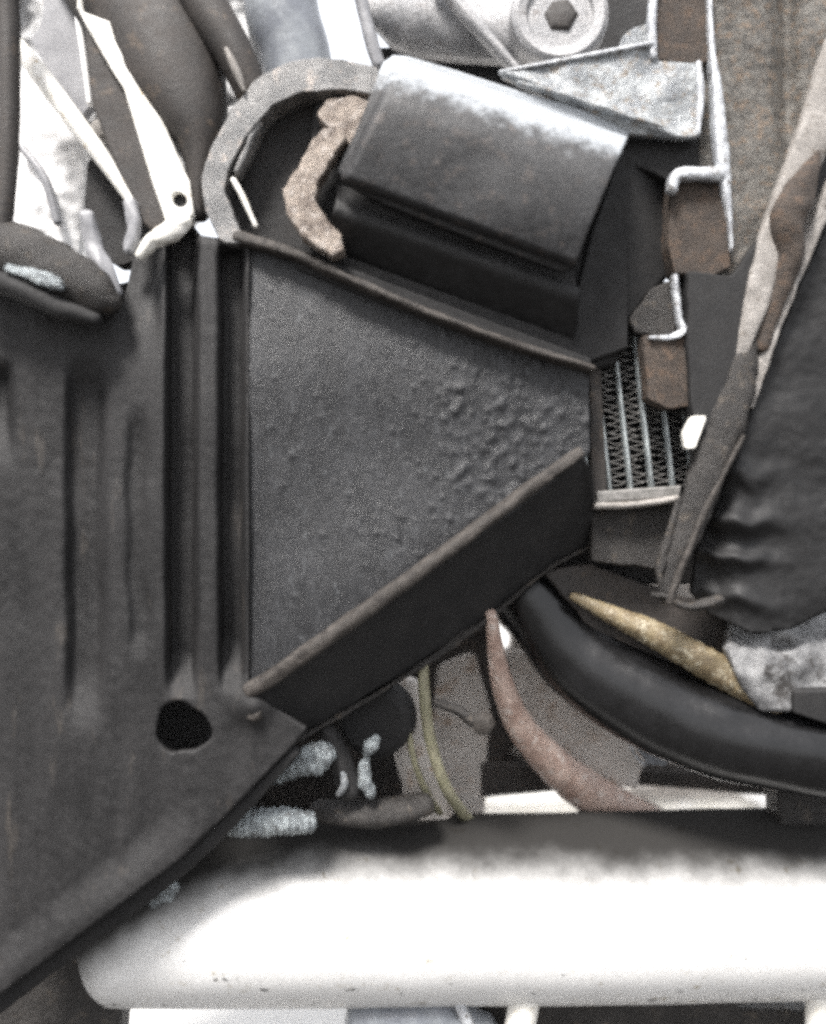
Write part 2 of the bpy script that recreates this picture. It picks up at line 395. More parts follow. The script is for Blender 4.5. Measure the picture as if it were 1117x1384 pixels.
# backing inside the crossmember, so the hole and slots look into a dark box
fb = plate('crossmember_box', [(-60, 430), (330, 345), (790, 505), (770, 600), (400, 920), (300, 1080), (-60, 1330)], 110, 60, M['darkiron'], None, bevel=5)
props(fb, 'dark closed box section showing through the round hole in the black plate', 'box section')

# ================================================================= TUBE
tb = thing('crossbar_tube', 'thick white painted horizontal tube with dark grime and painted shade on top across the bottom', 'tube', (640, 1345, 190))
TY, TR = 1229, 119
pts = [(136, TY + 4, 190, TR * .78), (144, TY + 3, 190, TR * .89), (162, TY + 2, 190, TR * .96), (200, TY + 2, 190, TR * .98), (400, TY, 190, TR * .99), (800, TY - 6, 190, TR * 1.0), (1117, TY - 12, 190, TR * 1.01), (1300, TY - 14, 190, TR)]
sweep('tube_wall', pts, M['tube'], tb, seg=72, n=12, lump=.012, ls=.01, cap=False)
tb.location = tb.location

# ================================================================= BOX BRACKET
bb = thing('box_bracket', 'dark satin folded bracket with rounded bright upper edge right of the hook', 'bracket', (640, 470, -30))
def hf_box(x, y):
    # rounded top: distance below the upper edge line
    e = (y - (78 + (x - 530) * .335)) * .95
    q = 1 - min(1, max(0, e) / 74.); v = 66 * (1 - math.sqrt(max(0, 1 - q * q)))
    v += 20 * (max(0, e - 55) / 140.) ** 2
    l = (x - (535 - (y - 80) * .47)) * .9
    q = 1 - min(1, max(0, l) / 14.); v += 22 * (1 - math.sqrt(max(0, 1 - q * q)))
    b = ((360 - (770 - x) * .372) - y)
    q = 1 - min(1, max(0, b) / 14.); v += 22 * (1 - math.sqrt(max(0, 1 - q * q)))
    return v + .22 * nz(x, y, .1, 3) + 3 * nz(x, y, .012, 6)
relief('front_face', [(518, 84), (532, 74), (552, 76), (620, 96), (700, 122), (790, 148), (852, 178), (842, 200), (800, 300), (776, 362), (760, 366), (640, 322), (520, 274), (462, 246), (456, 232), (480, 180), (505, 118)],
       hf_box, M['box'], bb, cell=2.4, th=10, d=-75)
plate('step_web', [(455, 246), (560, 284), (680, 330), (775, 362), (782, 395), (700, 372), (560, 318), (452, 276)], -12, 40, M['black'], bb, bevel=4)
def hf_low(x, y):
    e = (y - (268 + (x - 452) * .36)); b = ((345 + (x - 420) * .395) - y)
    return .75 * max(0, e) + 18 * (1 - min(1, max(0, e) / 26.)) ** 2 + 22 * (1 - min(1, max(0, b) / 24.)) ** 2 + .7 * nz(x, y, .09, 5)
relief('lower_channel', [(455, 268), (560, 306), (690, 352), (785, 388), (782, 420), (774, 470), (755, 470), (640, 428), (520, 382), (436, 350), (440, 320)], hf_low, M['darkrubber'], bb, cell=3.6, th=10, d=-36)
plate('inner_wall', [(425, 125), (470, 112), (560, 110), (700, 140), (850, 180), (850, 470), (790, 492), (640, 436), (420, 345), (415, 240)], 20, 30, M['black'], bb, bevel=4)
plate('side_wall', [(852, 180, 0), (905, 190, 0), (906, 372, 0), (880, 400, 0), (850, 440, 0), (835, 492, 0), (800, 500, 0), (772, 470, -20), (778, 390, -20), (800, 310, -30), (842, 205, -40)], 36, 30, M['black'], bb, bevel=8, seg=3)
# gusset wing behind it
def pale_edge(m, o, x1, y1, slope, d, e0, e1, colour, ns=60, amp=26.):
    """sky sheen painted in as pale steel along an edge; ragged, in the object's own space"""
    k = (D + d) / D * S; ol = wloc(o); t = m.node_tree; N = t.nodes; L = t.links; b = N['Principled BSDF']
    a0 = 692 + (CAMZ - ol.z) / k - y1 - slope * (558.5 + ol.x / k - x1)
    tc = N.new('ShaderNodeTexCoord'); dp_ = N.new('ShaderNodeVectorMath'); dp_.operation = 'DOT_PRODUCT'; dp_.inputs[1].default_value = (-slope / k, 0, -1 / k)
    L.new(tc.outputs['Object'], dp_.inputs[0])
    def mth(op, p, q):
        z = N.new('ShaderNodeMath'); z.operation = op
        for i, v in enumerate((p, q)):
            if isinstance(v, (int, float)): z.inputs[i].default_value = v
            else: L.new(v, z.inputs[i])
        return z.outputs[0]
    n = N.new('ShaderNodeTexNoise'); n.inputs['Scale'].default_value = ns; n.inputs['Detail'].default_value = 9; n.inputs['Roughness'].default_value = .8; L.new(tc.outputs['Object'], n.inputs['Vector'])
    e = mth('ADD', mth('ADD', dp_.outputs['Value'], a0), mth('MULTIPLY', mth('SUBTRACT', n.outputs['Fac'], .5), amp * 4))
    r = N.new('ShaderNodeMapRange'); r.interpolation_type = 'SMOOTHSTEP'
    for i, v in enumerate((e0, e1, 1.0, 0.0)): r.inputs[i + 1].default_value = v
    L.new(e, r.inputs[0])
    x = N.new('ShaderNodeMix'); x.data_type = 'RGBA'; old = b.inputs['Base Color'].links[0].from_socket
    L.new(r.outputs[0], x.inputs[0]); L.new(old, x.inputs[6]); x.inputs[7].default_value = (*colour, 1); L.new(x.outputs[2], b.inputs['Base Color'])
pale_edge(M['box'], bb, 530, 78, .335, -60, 0, 52, (.32, .34, .36), 110, 34.)  # sky sheen on the rounded upper edge, painted as ragged pale steel
def hf_w(x, y):
    return 4 * nz(x, y, .02, 2) + .8 * nz(x, y, .12, 4) - 9 * math.exp(-((y - (102 + (x - 700) * .37)) / 9.) ** 2)
relief('wing', [(676, 98), (700, 96), (790, 78), (875, 60), (888, 66), (890, 82), (948, 86), (946, 184), (905, 186), (850, 180), (790, 150), (720, 120)], hf_w, M['galv'], bb, cell=3.2, th=14, d=-8)
sweep('wing_rim', [(676, 98, -8, 2, 5), (790, 77, -8, 3, 6), (882, 59, -8, 3, 6)], M['bare_lit'], bb, pw=3)
sweep('weld_rib', [(700, 112, -10, 3, 6), (770, 132, -16, 4, 6), (850, 158, -18, 4, 6), (895, 172, -12, 3, 5)], M['galv'], bb, lump=.3)
sweep('wing_side_rim', [(944, 86, -8, 4, 6), (947, 130, -8, 5, 6), (943, 182, -8, 3, 6)], M['bare_lit'], bb, pw=3)
plate('wing_underside', [(846, 180), (946, 186), (948, 238), (904, 244), (880, 232), (838, 218)], 14, 40, M['black'], bb, bevel=4)

# ================================================================= HOOK AND LOOP
lp = thing('hanger_loop', 'wide curved grey steel loop arching left of the dark box bracket', 'steel loop', (300, 330, 10))
plate('band', [(512, 90), (470, 80), (430, 76), (385, 84), (345, 106), (312, 150), (284, 200), (272, 240), (277, 285), (298, 328), (330, 330), (318, 294), (303, 256), (310, 225), (336, 178), (368, 142), (408, 124), (460, 120), (512, 128)], -8, 46, M['loop'], lp, bevel=15, rnd=10, seg=6, rough=2, step=10)
sweep('inner_rim', [(352, 172, 14, 5, 20), (338, 205, 14, 6, 20), (322, 238, 10, 5, 16)], M['loop'], lp, pw=3, lump=.2)
sweep('bright_lip', [(316, 244, -6, 4, 8), (330, 270, -6, 4, 8), (346, 306, -6, 3, 6)], M['cream'], lp, pw=3, lump=.2)
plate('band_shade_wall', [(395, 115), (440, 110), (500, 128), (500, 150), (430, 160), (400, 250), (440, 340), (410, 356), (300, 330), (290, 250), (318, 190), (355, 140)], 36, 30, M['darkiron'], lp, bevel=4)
hk = thing('steel_hook', 'tan rusty bent steel hook inside the grey loop', 'hook', (420, 340, -20))
plate('lug', [(428, 156), (440, 134), (478, 128), (508, 140), (500, 180), (478, 206), (464, 182), (444, 170)], -16, 36, M['rusthook'], hk, bevel=8, seg=3, rnd=6, rough=3, step=8)
plate('claw', [(432, 176), (400, 226), (383, 258), (388, 290), (410, 322), (448, 347), (466, 338), (462, 318), (442, 296), (426, 270), (429, 250), (446, 216), (470, 184), (456, 166)], -34, 34, M['rusthook'], hk, bevel=8, seg=3, rnd=6, rough=4, step=8)

# ================================================================= RUSTY RAIL ON THE RIGHT
rl = thing('rusty_rail', 'rusty upright steel rail with square tabs and a left edge painted bright as if lit', 'rail', (1000, 560, 20))
def hf_r(x, y):
    g_ = x - (1062 + y * .02); v = 30 * math.exp(-(g_ / 16.) ** 2) * (1 - sstep(150, 260, y))
    return v + 6 * nz(x, y, .015, 1) + 1.6 * nz(x, y, .09, 2) + 1.0 * nz(x, y, .22, 2)
relief('rail_face', [(950, -30), (1180, -30), (1120, 60), (1092, 190), (1040, 320), (1000, 460), (980, 560), (946, 560), (944, 470), (942, 380), (946, 320), (946, 200), (944, 100), (944, -30)], hf_r, M['rail'], rl, cell=3.6, th=16, d=14)
sweep('bright_edge', [(957, -30, 0, 4, 10), (960, 60, 0, 4, 10), (968, 130, -4, 8, 12), (975, 215, -4, 10, 12), (984, 290, 0, 4, 10), (988, 340, 2, 2, 8)], M['bare_lit'], rl, pw=3, lump=.12)  # lit left edge of the rail, painted in as a pale strip
plate('tab', [(886, -30), (964, -30), (966, 80), (945, 86), (888, 80)], 0, 40, M['rust'], rl, bevel=4, rnd=3, rough=2)
sweep('tab_rim', [(884, -20, -4, 5, 8), (881, 30, -4, 6, 8), (883, 78, -4, 5, 7)], M['bare_lit'], rl, pw=3, lump=.2)
plate('tab', [(907, 236), (978, 236), (988, 360), (960, 376), (912, 368), (904, 330)], 0, 40, M['rust'], rl, bevel=4, rnd=4, rough=2, seg=3)
sweep('tab_rim', [(908, 258, -10, 7, 9), (912, 240, -10, 8, 9), (930, 236, -10, 9, 9), (975, 236, -8, 9, 9)], M['bare_lit'], rl, pw=3, lump=.2)
plate('lower_web', [(930, 366), (990, 372), (1044, 300), (1016, 420), (1000, 470), (972, 556), (958, 600), (946, 640), (935, 545), (930, 450)], -8, 40, M['black'], rl, bevel=6, rough=4)
plate('tab', [(870, 452), (928, 452), (952, 470), (956, 545), (905, 552), (876, 540)], 6, 36, M['rust'], rl, bevel=4, rnd=4, rough=3)
sweep('step_rim', [(912, 374, 6, 4, 8), (914, 400, 6, 5, 8), (918, 432, 6, 4, 8), (922, 448, 6, 5, 8), (905, 456, 6, 4, 7), (878, 457, 6, 2.5, 6)], M['bare_lit'], rl, pw=3, lump=.25, ls=.08)
plate('step_web', [(880, 390), (912, 376), (940, 372), (945, 460), (900, 456), (858, 450), (850, 432)], 22, 24, M['grease'], rl, bevel=4, rough=3)

ln = plate('inner_liner', [(985, 60), (1200, -30), (1200, 900), (1000, 860), (960, 700), (985, 500)], 110, 30, M['darkiron'], None, bevel=6)
props(ln, 'dark liner panel filling the gaps behind the pale struts and rubber boot', 'liner')
# pale diagonal struts
st = sweep('diagonal_strut', [(1135, 60, 0, 20, 12), (1108, 150, 0, 22, 12), (1072, 260, -4, 24, 14), (1040, 340, -4, 20, 12), (1014, 430, -2, 15, 12), (1000, 480, 0, 9, 8), (993, 515, 4, 4, 4)], M['strut'], None, pw=4, lump=.18, ls=.03)
props(st, 'pale dusty diagonal strut touching the rusty rail, the upper one of two', 'strut')
st = sweep('diagonal_strut', [(1150, 200, 6, 10, 12), (1110, 285, 6, 11, 12), (1072, 370, 4, 11, 12), (1045, 440, 4, 11, 12), (1026, 510, 6, 6, 8), (1016, 550, 10, 3, 4)], M['strut'], None, pw=3, lump=.35, ls=.04)
props(st, 'thin pale strut with flaking edge beside the rubber boot, right of the wider strut', 'strut')
lm = sweep('mud_clump', [(1102, 210, -6, 8, 10), (1080, 262, -16, 22, 16), (1064, 300, -18, 24, 18), (1066, 350, -10, 18, 16), (1050, 400, -4, 14, 12), (1030, 470, 0, 10, 10)], M['rust'], None, lump=.25, ls=.04)
props(lm, 'brown lump of caked mud stuck between the two pale struts', 'mud')
# dark strut going on down
ds = thing('lower_strut', 'dark worn strut running down to a chewed end above the braided pipe', 'strut', (905, 815, 0))
sweep('shaft', [(1020, 420, 12, 14, 10), (1004, 480, 6, 20, 14), (990, 545, 2, 25, 16), (962, 620, 0, 26, 16), (935, 700, 0, 22, 14), (908, 770, 0, 15, 12), (902, 812, 0, 8, 9)], M['grease'], ds, pw=3, lump=.2)
sweep('pale_edge', [(1005, 590, -12, 3, 5), (962, 672, -12, 5, 6), (938, 725, -12, 5, 6), (915, 785, -12, 5, 6), (905, 815, -10, 5, 6)], M['lip'], ds, lump=.4)
sweep('frayed_edge', [(918, 675, -6, 4, 5), (902, 735, -6, 7, 6), (892, 775, -6, 7, 6), (902, 808, -6, 4, 5)], M['grease'], ds, lump=.5)
sweep('tip', [(882, 803, -6, 3, 4), (900, 806, -8, 4, 5), (930, 820, -8, 5, 5), (975, 812, -6, 9, 7)], M['grease'], ds, lump=.5)

# rubber boot / bellows
bt = thing('rubber_boot', 'big dark ribbed rubber boot filling the right side below the struts', 'rubber boot', (1080, 860, 30))
def hf_b(x, y):
    v = 40 * sstep(1010, 930, x) 
    u = sstep(935, 1000, x)
    for yc, a, wd in ((640, 16, 16), (700, 20, 13), (752, 16, 12), (810, 10, 12)):
        k = yc + (x - 1000) * .12 + 12 * nz(x, y * .3, .03, 3)
        v -= a * math.exp(-((y - k) / wd) ** 2) * (1 - sstep(990, 1090, x))
    return v + 8 * nz(x, y, .015, 9) + 1.2 * nz(x, y, .08, 4)
relief('boot_wall', [(1120, 300), (1180, 300), (1180, 806), (1120, 826), (1070, 850), (1020, 858), (960, 830), (935, 800), (945, 740), (968, 690), (1000, 600), (1035, 500), (1075, 400)], hf_b, M['darkrubber'], bt, cell=4, th=12, d=14)
# light casting lower right
def hf_c(x, y):
    return 18 * nz(x, y, .012, 4) + 5 * nz(x, y, .04, 6) + 60 * sstep(880, 780, y) + 30 * math.exp(-(((x - 1058) / 16.) ** 2 + ((y - 870) / 9.) ** 2)) + 20 * sstep(900, 830, y)
lc = relief('gearbox_casting', [(1000, 800), (1080, 780), (1180, 760), (1180, 932), (1076, 932), (1074, 962), (1030, 962), (1005, 930), (985, 880)], hf_c, M['casting'], None, cell=4, th=30, d=26)
props(lc, 'rough pale aluminium casting with small dark pits at the right edge', 'casting')
bk = plate('rubber_block', [(1074, 934), (1180, 930), (1180, 1000), (1074, 965)], 8, 40, M['black'], None, bevel=4)
props(bk, 'small square black rubber block under the pale casting at right edge', 'rubber block')

# ================================================================= RADIATOR
rd = thing('radiator', 'small radiator core with thin upright tubes seen through the gap in the middle right', 'radiator', (860, 690, 60))
RB = 0
for i in range(-1, 7):
    xb = 795 + i * 28.5
    sweep('core_tube', [(xb - 31, 395, 60, 2.6, 12), (xb, 662, 60, 3.0, 12)], M['fin'], rd, pw=3, seg=10, n=4)
vs = []; fs = []
for i in range(-1, 6):
    nseg = 50
    for k in range(nseg):
        y = 400 + k * 5.1 + random.uniform(-.9, .9); t = (y - 395) / 267.
        xl = 795 + i * 28.5 - 31 * (1 - t) + 3; xr = xl + 23
        a, b = (xl, xr) if k % 2 == 0 else (xr, xl); jx = random.uniform(-2, 2); jy = random.uniform(-2.5, 2.5)
        # each fin leg is a slightly bowed strip with depth
        q = []
        for s_ in range(5):
            u = s_ / 4; xx = a + (b - a) * u; yy = y + 5.1 * u + 1.5 * math.sin(u * math.pi) + jy * math.sin(u * math.pi)
            q.append((xx, yy))
        base = len(vs)
        for (xx, yy) in q:
            vs += [W(xx, yy - .5, 60), W(xx, yy + .5, 60), W(xx, yy + .5, 78), W(xx, yy - .5, 78)]
        for s_ in range(4):
            o0 = base + s_ * 4; o1 = o0 + 4
            for e in range(4): fs.append((o0 + e, o0 + (e + 1) % 4, o1 + (e + 1) % 4, o1 + e))
fo = link('fin', vs, fs, M['findark'], rd, smooth=False); fo['kind'] = 'stuff'
plate('header', [(806, 664), (922, 656), (920, 672), (808, 680)], 42, 30, M['findark'], rd, bevel=3)
sweep('header_bead', [(806, 684, 40, 5, 8), (860, 682, 38, 5, 8), (915, 674, 40, 5, 8)], M['strut'], rd, lump=.15)
plate('shroud', [(800, 690), (916, 682), (900, 740), (888, 770), (800, 760)], 60, 30, M['grease'], rd, bevel=4, rough=2)
plate('end_plate', [(796, 470), (812, 470), (822, 670), (800, 690)], 46, 30, M['brownrubber'], rd, bevel=3)
cl = plate('plastic_clip', [(936, 562), (956, 562), (940, 606), (926, 606), (924, 585)], -22, 12, M['cream'], None, bevel=3, rnd=4)  # cream patch added where sky shines through a gap
props(cl, 'small cream patch painted for a bright sky gap beside the radiator tubes', 'clip')
rb = plate('condenser', [(740, 380), (990, 380), (990, 790), (740, 790)], 130, 40, M['darkiron'], None, bevel=4)
props(rb, 'dark flat panel directly behind the radiator core', 'panel')

# ================================================================= HOSES AND PIPES, LOWER RIGHT
hs = thing('coolant_hose', 'thick glossy black hose curving down to the right above the tube', 'hose', (900, 1060, 20))
sweep('hose_wall', [(670, 740, 180, 44), (735, 830, 160, 52), (800, 900, 140, 60), (880, 950, 110, 62), (970, 990, 80, 60), (1060, 1012, 60, 56), (1200, 1040, 40, 52)], M['hose'], hs, seg=40, n=14, lump=.03, ls=.02)
br = sweep('braided_pipe', [(775, 806, 86, 6), (830, 832, 78, 13), (880, 855, 72, 18), (940, 888, 66, 21), (1000, 922, 60, 22), (1046, 952, 52, 20)], M['braid'], None, seg=24, n=14, rings=7, ramp=.035, lump=.06)
props(br, 'yellowish rust flecked ribbed pipe lying just above the black hose', 'pipe')
sh = plate('splash_shield', [(730, 770), (800, 762), (900, 800), (985, 820), (1040, 880), (1020, 960), (900, 900), (800, 850)], 100, 16, M['brownrubber'], None, bevel=4, rough=3)
props(sh, 'dark grey flat shield sheet behind the ribbed yellowish pipe', 'shield')
cp = sweep('copper_pipe', [(664, 830, 90, 8), (676, 910, 130, 14), (700, 975, 170, 19), (745, 1030, 220, 24), (800, 1075, 280, 29), (870, 1118, 340, 34), (940, 1160, 400, 38)], M['copper'], None, seg=28, n=12, lump=.06)
props(cp, 'dusty copper coloured pipe curving down behind the white tube', 'pipe')
yc = sweep('cable', [(572, 880, 112, 7), (574, 940, 112, 8), (583, 1005, 118, 8), (606, 1070, 140, 8), (645, 1122, 230, 8), (670, 1150, 300, 8)], M['yellow'], None, seg=14, n=12)
props(yc, 'yellowed cable hanging in a curve under the black flange', 'cable', 'yellow cables')
yc = sweep('cable', [(552, 985, 120, 4), (562, 1035, 130, 4.5), (585, 1085, 170, 5), (625, 1130, 260, 5)], M['yellow'], None, seg=12, n=10)
props(yc, 'thinner browner cable hanging just left behind the yellowed cable', 'cable', 'yellow cables')
sv_ = plate('rubber_flap', [(592, 900), (640, 880), (664, 960), (658, 1020), (655, 1130), (620, 1130), (596, 1060), (584, 990)], 330, 20, M['mid'], None, bevel=6, rnd=10)
props(sv_, 'dark grey rubber flap between the yellowed cable and the copper pipe', 'flap')
bo = thing('hanger_bolt', 'small greasy bolt with pale head sticking out beside the rubber flap', 'bolt', (650, 1000, 60))
sweep('bolt_shank', [(590, 950, 70, 6), (620, 960, 66, 7), (640, 975, 62, 8)], M['grease'], bo, lump=.3)
lathe('bolt_head', 651, 984, [(6, 48), (13, 50), (16, 56), (16, 70)], M['lip'], bo, seg=8, tilt=(.3, .2))
pl = relief('heat_plate', [(690, 880), (770, 880), (862, 975), (880, 1000), (860, 1066), (780, 1058), (700, 1000)], lambda x, y: 5 * nz(x, y, .02, 3) + nz(x, y, .1, 4), M['mid'], None, cell=5, th=10, d=300)
props(pl, 'flat brown heat plate between copper pipe and black hose', 'plate')
bp = thing('bluish_tab', 'small bluish metal tab with white curved edge under the black hose', 'metal tab', (880, 1040, 60))
plate('tab_face', [(856, 1004), (880, 1008), (905, 1030), (900, 1036), (876, 1034)], 150, 10, M['bluegrey'], bp, bevel=2)
sweep('tab_edge', [(850, 998, 140, 1.5), (857, 1018, 140, 2.5), (872, 1035, 140, 2)], M['bare_lit'], bp)
# light bar right above the tube
lb = thing('pale_beam', 'pale narrow beam lying behind the copper pipe just above the white tube', 'beam', (840, 1110, 160))
plate('beam_body', [(600, 1082), (700, 1082), (860, 1070), (1040, 1072), (1046, 1118), (600, 1122)], 900, 60, M['cream'], lb, bevel=5)
plate('beam_top', [(850, 1062), (1030, 1058), (1040, 1076), (860, 1084)], 890, 40, M['strut'], lb, bevel=3)
sweep('end_cap', [(1010, 1072, 880, 8, 12), (1030, 1080, 880, 9, 14), (1042, 1100, 880, 7, 12)], M['white'], lb, lump=.3)
ba = plate('axle_beam', [(650, 1030), (860, 1040), (1180, 1050), (1180, 1076), (1050, 1078), (860, 1062), (650, 1080)], 325, 60, M['brownrubber'], None, bevel=6)
props(ba, 'dark beam edge running above the pale beam', 'beam')
sp_ = plate('spacer_block', [(1050, 1040), (1180, 1030), (1180, 1120), (1056, 1118)], 150, 60, M['grease'], None, bevel=5)
props(sp_, 'dark greasy block on top of the tube at the right edge', 'block')

# ================================================================= GREASY BITS, LOWER MIDDLE
ws = thing('greasy_mount', 'dark round greasy engine mount under the black flange', 'mount', (510, 1100, 60))
lathe('mount_pad', 505, 975, [(20, 118), (46, 114), (57, 120), (60, 150)], M['black'], ws, seg=36, tilt=(.2, .1))
sweep('mount_foot', [(430, 1096, 120, 14, 20), (480, 1100, 110, 16, 24), (530, 1098, 106, 18, 24), (575, 1086, 120, 14, 24)], M['grease'], ws, pw=2.5, lump=.15)
sweep('mount_arm', [(440, 985, 90, 12, 16), (462, 1030, 86, 16, 18), (474, 1068, 90, 16, 18)], M['darkiron'], ws, lump=.2)
sweep('mount_wall', [(545, 930, 190, 22, 20), (556, 1000, 190, 26, 20), (572, 1060, 200, 28, 20), (592, 1130, 220, 28, 20)], M['mid'], ws, pw=3, lump=.1)
o = sweep('threaded_fitting', [(306, 1112, 56, 17, 16), (340, 1112, 52, 19, 18), (380, 1110, 52, 19, 18), (418, 1112, 60, 15, 14)], M['crust'], None, rings=9, ramp=.07, lump=.15, ls=.12, n=16, seg=28)
props(o, 'corroded ribbed aluminium fitting lying on top of the tube at its left', 'fitting')
o = sweep('hose_tail', [(374, 1052, 70, 8, 10), (396, 1040, 58, 13, 12), (418, 1028, 52, 20, 16), (434, 1022, 56, 21, 16), (444, 1018, 66, 14, 12)], M['crust'], None, rings=11, ramp=.06, lump=.2, ls=.1, n=14, seg=28)
props(o, 'crumpled shiny flared fitting in the dark above the corroded ribbed fitting', 'fitting')
lk = thing('shiny_link', 'small shiny lumpy metal link hanging in the dark below the black flange', 'link', (498, 1080, 80))
sweep('link_pin', [(508, 998, 80, 7), (502, 1008, 74, 10), (496, 1018, 80, 6)], M['crust'], lk, lump=.3, ls=.1)
sweep('link_body', [(496, 1024, 86, 4), (492, 1038, 80, 8), (494, 1056, 78, 9), (500, 1070, 80, 8), (502, 1078, 86, 4)], M['crust'], lk, lump=.35, ls=.1)
sweep('link_side', [(462, 1040, 70, 3), (466, 1060, 68, 5), (458, 1074, 72, 4)], M['galv'], lk, lump=.3)
o = sweep('foil_strip', [(206, 1222, 62, 7, 6), (222, 1208, 58, 12, 8), (236, 1196, 60, 9, 7)], M['crust'], None, lump=.5, ls=.12)
props(o, 'pale wrinkled foil strip at the left end of the white tube', 'foil')

# dark machinery behind the lower middle
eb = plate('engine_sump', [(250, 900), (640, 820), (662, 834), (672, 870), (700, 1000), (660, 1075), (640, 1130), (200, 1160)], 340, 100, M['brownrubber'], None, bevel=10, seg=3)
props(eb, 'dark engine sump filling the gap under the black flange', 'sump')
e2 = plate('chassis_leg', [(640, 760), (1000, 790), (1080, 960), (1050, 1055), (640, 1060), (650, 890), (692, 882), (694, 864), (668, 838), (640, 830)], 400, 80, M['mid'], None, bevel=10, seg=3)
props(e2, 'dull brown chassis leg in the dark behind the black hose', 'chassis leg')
ec = plate('end_bracket', [(-60, 1270), (40, 1285), (118, 1240), (165, 1350), (158, 1440), (-60, 1440)], 120, 60, M['grease'], None, bevel=8)
props(ec, 'dark grey bracket behind the lower left corner beneath the tube end', 'bracket')

# ================================================================= BELOW THE TUBE
f1 = thing('pipe_fitting', 'blue grey ribbed pipe fitting peeking out below the tube', 'pipe fitting', (550, 1400, 150))
sweep('fitting_body', [(490, 1378, 140, 30), (560, 1376, 140, 32), (600, 1374, 140, 30), (650, 1400, 140, 30)], M['bluegrey'], f1, seg=24, rings=34, ramp=.04)
sweep('fitting_cap', [(622, 1360, 110, 8), (640, 1400, 110, 9)], M['bare_lit'], f1)
f2 = sweep('pale_stub', [(712, 1338, 118, 20), (704, 1384, 118, 21), (700, 1430, 118, 21)], M['cream'], None, seg=24)
props(f2, 'pale cream stub standing below the middle of the tube', 'stub')
f3 = plate('lower_beam', [(640, 1342), (920, 1346), (920, 1338), (996, 1338), (1000, 1364), (1100, 1368), (1100, 1460), (640, 1460)], 180, 60, M['grease'], None, bevel=5)
props(f3, 'dark lower beam behind the pale stub under the tube', 'beam')
f4 = sweep('pale_stub', [(1108, 1330, 118, 17), (1108, 1384, 118, 18), (1108, 1430, 118, 18)], M['cream'], None, seg=24)
props(f4, 'yellowish stub standing below the right end of the tube', 'stub')

# ================================================================= TOP LEFT
po = sweep('upright_post', [(8, -40, -30, 16), (12, 60, -30, 15), (12, 180, -30, 14), (6, 290, -30, 12), (-10, 360, -30, 12)], M['brownrubber'], None, seg=20, lump=.06)
props(po, 'dark upright rubber covered post at the top left corner', 'post')
tk = thing('washer_bottle', 'white translucent plastic bottle behind the upright post at left', 'bottle', (75, 350, 90))
def hf_t(x, y): return 26 * ((x - 60) / 60.) ** 2 + 7 * nz(x, y, .02, 3) + 3 * nz(x, y, .06, 5)
relief('bottle_wall', [(-30, 100), (40, 95), (95, 150), (112, 200), (116, 260), (108, 345), (90, 350), (-30, 330)], hf_t, M['white'], tk, cell=4, th=30, d=90)
sweep('bottle_rib', [(30, 200, 84, 5), (60, 240, 80, 6), (78, 300, 80, 6)], M['greyplastic'], tk)
gs = thing('grey_cover', 'mid grey plastic cover with a bright rim at the top left', 'cover', (90, 150, 60))
plate('cover_panel', [(58, -30), (110, -30), (120, 60), (124, 140), (108, 160), (82, 130), (52, 72), (40, 50), (52, 40), (58, 20)], 60, 20, M['greyplastic'], gs, bevel=5, rnd=6)
sweep('cover_rim', [(98, -30, 50, 5, 6), (107, 30, 50, 5, 6), (116, 90, 50, 4.5, 6), (122, 140, 50, 4, 6)], M['white'], gs)
lathe('cover_stud', 132, 172, [(5, 44), (12, 46), (14, 52), (14, 66)], M['strut'], gs, seg=16)
rd2 = sweep('white_rod', [(22, 58, 30, 10), (50, 95, 28, 13), (95, 155, 24, 13), (140, 215, 20, 11), (180, 275, 16, 7), (192, 298, 16, 4)], M['cream'], None, seg=20)
props(rd2, 'slim cream white rod slanting down from the upright post', 'rod')
dk = plate('dark_bracket_arm', [(112, 24), (128, 20), (152, 70), (176, 110), (200, 190), (232, 300), (212, 318), (190, 300), (150, 210), (124, 140), (118, 90)], 10, 26, M['brownrubber'], None, bevel=11, rnd=5, seg=5)
props(dk, 'dark flat arm slanting down between the cream rod and the bright fin', 'arm')
bf = thing('bright_fin', 'bright cream curved metal fin with a round hole at its foot', 'metal fin', (235, 310, 0))
def hf_f(x, y): return 16 * ((x - (120 + y * .42)) / 45.) ** 2 + 2 * nz(x, y, .04, 2)
relief('fin_blade', [(106, -20), (112, 16), (150, 30), (158, 60), (196, 118), (222, 168), (238, 205), (256, 245), (262, 290), (245, 300), (226, 304), (204, 240), (186, 180), (168, 120), (150, 92), (122, 44), (104, 10)], hf_f, M['cream'], bf, cell=3, th=12, d=0, hole=(243, 270, lambda a: 10.5 + math.sin(2 * a)))
lathe('hole_shade_disc', 243, 271, [(4, 10), (12, 9), (13, 12), (13, 40)], M['black'], bf, seg=20)  # black disc added to paint the dark inside the hole
tb2 = plate('shoulder_knuckle', [(118, 214), (150, 220), (192, 292), (205, 318), (190, 350), (160, 360), (118, 330), (114, 270)], 50, 30, M['darkiron'], None, bevel=8, rnd=8)
props(tb2, 'dark knuckle under the cream rod next to the white bottle', 'knuckle')
nb = sweep('clip_nub', [(176, 276, 4, 9), (182, 305, 0, 10), (176, 338, 0, 9)], M['greyplastic'], None, lump=.35)
props(nb, 'small grey worn clip under the end of the cream rod', 'clip')
kb = sweep('worn_knuckle', [(190, 346, -6, 7, 8), (206, 326, -10, 11, 11), (232, 312, -12, 14, 12), (252, 300, -10, 10, 10)], M['cream'], None, lump=.3, ls=.08)
props(kb, 'bright worn knuckle of metal on top of the plate between rod and loop', 'knuckle')
ca = thing('cast_arm', 'dark round ended arm with a painted highlight at the left above the plate', 'arm', (80, 430, -30))
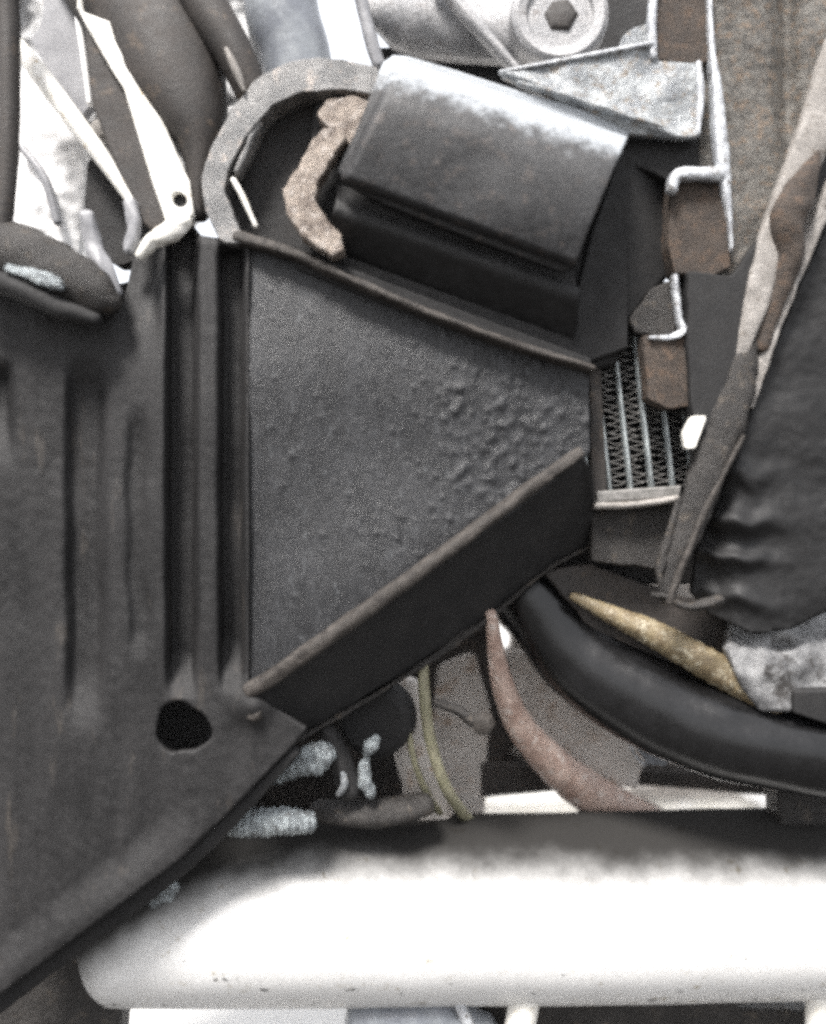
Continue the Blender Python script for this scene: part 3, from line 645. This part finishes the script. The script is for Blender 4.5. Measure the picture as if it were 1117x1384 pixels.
sweep('arm_body', [(-40, 322, -20, 40, 30), (30, 345, -22, 40, 32), (90, 375, -24, 38, 32), (130, 398, -22, 32, 28), (152, 410, -18, 16, 20)], M['grease'], ca, lump=.1)
sweep('arm_groove', [(-40, 372, -44, 16, 14), (20, 388, -46, 15, 14), (80, 416, -44, 14, 14), (130, 432, -36, 9, 10)], M['black'], ca, lump=.1)
sweep('highlight_streak', [(10, 362, -56, 5, 4), (45, 372, -58, 8, 5), (72, 382, -58, 10, 6), (84, 390, -54, 4, 4)], M['crust'], ca, lump=.4)  # highlight along the arm, painted in as a pale strip
sweep('arm_stub', [(118, 292, 0, 10, 12), (126, 330, 0, 12, 12), (140, 362, -6, 14, 14), (160, 396, -6, 6, 8)], M['greyplastic'], ca, lump=.3)

bh = sweep('intake_boot', [(120, -60, 60, 60, 50), (180, 10, 54, 75, 55), (230, 90, 44, 72, 55), (262, 160, 34, 48, 45), (272, 215, 30, 24, 30), (270, 290, 30, 12, 16)], M['brownrubber'], None, seg=48, n=14, lump=.05, ls=.01)
props(bh, 'big brown dusty rubber boot at the top narrowing towards the loop', 'rubber boot')
dp = sweep('dark_pipe', [(240, -60, 20, 30), (280, 10, 14, 30), (318, 75, 10, 26), (340, 125, 14, 22)], M['brownrubber'], None, seg=24, n=10)
props(dp, 'dark pipe crossing the brown boot and ending behind the loop', 'pipe')
sl = sweep('brass_sliver', [(306, 66, -14, 3), (318, 92, -14, 6), (330, 122, -12, 3)], M['strut'], None)
props(sl, 'short pale metal sliver lying against the dark pipe', 'metal strip')
cy = thing('damper_sleeve', 'smooth blue grey cylinder standing behind the top of the loop', 'cylinder', (385, 110, 70))
sweep('sleeve_wall', [(376, -60, 70, 46), (382, 20, 70, 50), (398, 70, 70, 48), (410, 130, 70, 46)], M['bluegrey'], cy, seg=40)

hs2 = relief('heat_shield', [(-60, -60), (404, -60), (412, 40), (440, 110), (400, 200), (300, 260), (240, 330), (150, 340), (-60, 330)], lambda x, y: 44 * nz(x, y, .012, 3) + 14 * nz(x, y, .035, 7) + 6 * nz(x, y, .09, 2), M['shield'], None, cell=5, th=10, d=230)
props(hs2, 'creased pale heat shield behind the boot and rods at the top left', 'heat shield')

# ================================================================= TOP MIDDLE: alloy arm with bush
aa = thing('alloy_arm', 'silver alloy arm holding a round bush with a bolt at the top', 'alloy arm', (640, 100, 40))
def hf_a(x, y):
    return 22 * ((y - (10 + (x - 560) * .2)) / 50.) ** 2 + 3 * nz(x, y, .02, 3)
relief('arm_web', [(470, -60), (720, -60), (716, 0), (712, 60), (700, 82), (640, 78), (560, 72), (530, 58), (505, 30), (484, 0)], hf_a, M['alu'], aa, cell=4, th=20, d=56)
sweep('arm_rib', [(590, -30, 40, 10, 12), (630, 20, 38, 10, 12), (668, 62, 38, 9, 12), (700, 98, 40, 7, 10)], M['alu'], aa, lump=.1)
sweep('arm_edge', [(486, -10, 40, 9, 10), (498, 40, 40, 9, 10), (512, 88, 44, 9, 10)], M['greyplastic'], aa, lump=.15)
lathe('bush_ring', 757, 20, [(44, 26), (47, 20), (60, 17), (67, 22), (68, 34), (68, 70)], M['alu'], aa, seg=56)
lathe('bush_rubber', 757, 20, [(20, 40), (43, 32), (46, 34), (46, 60)], M['grease'], aa, seg=40)
lathe('bolt_head', 757, 16, [(14, 22), (22, 24), (26, 28), (26, 44)], M['brownrubber'], aa, seg=6, tilt=(.1, -.1))
nn = plate('top_boss', [(835, 70), (842, 48), (858, 36), (882, 30), (884, 70)], 10, 20, M['galv'], None, bevel=4, rnd=6)
props(nn, 'small rounded metal boss behind the wing of the box bracket', 'boss')
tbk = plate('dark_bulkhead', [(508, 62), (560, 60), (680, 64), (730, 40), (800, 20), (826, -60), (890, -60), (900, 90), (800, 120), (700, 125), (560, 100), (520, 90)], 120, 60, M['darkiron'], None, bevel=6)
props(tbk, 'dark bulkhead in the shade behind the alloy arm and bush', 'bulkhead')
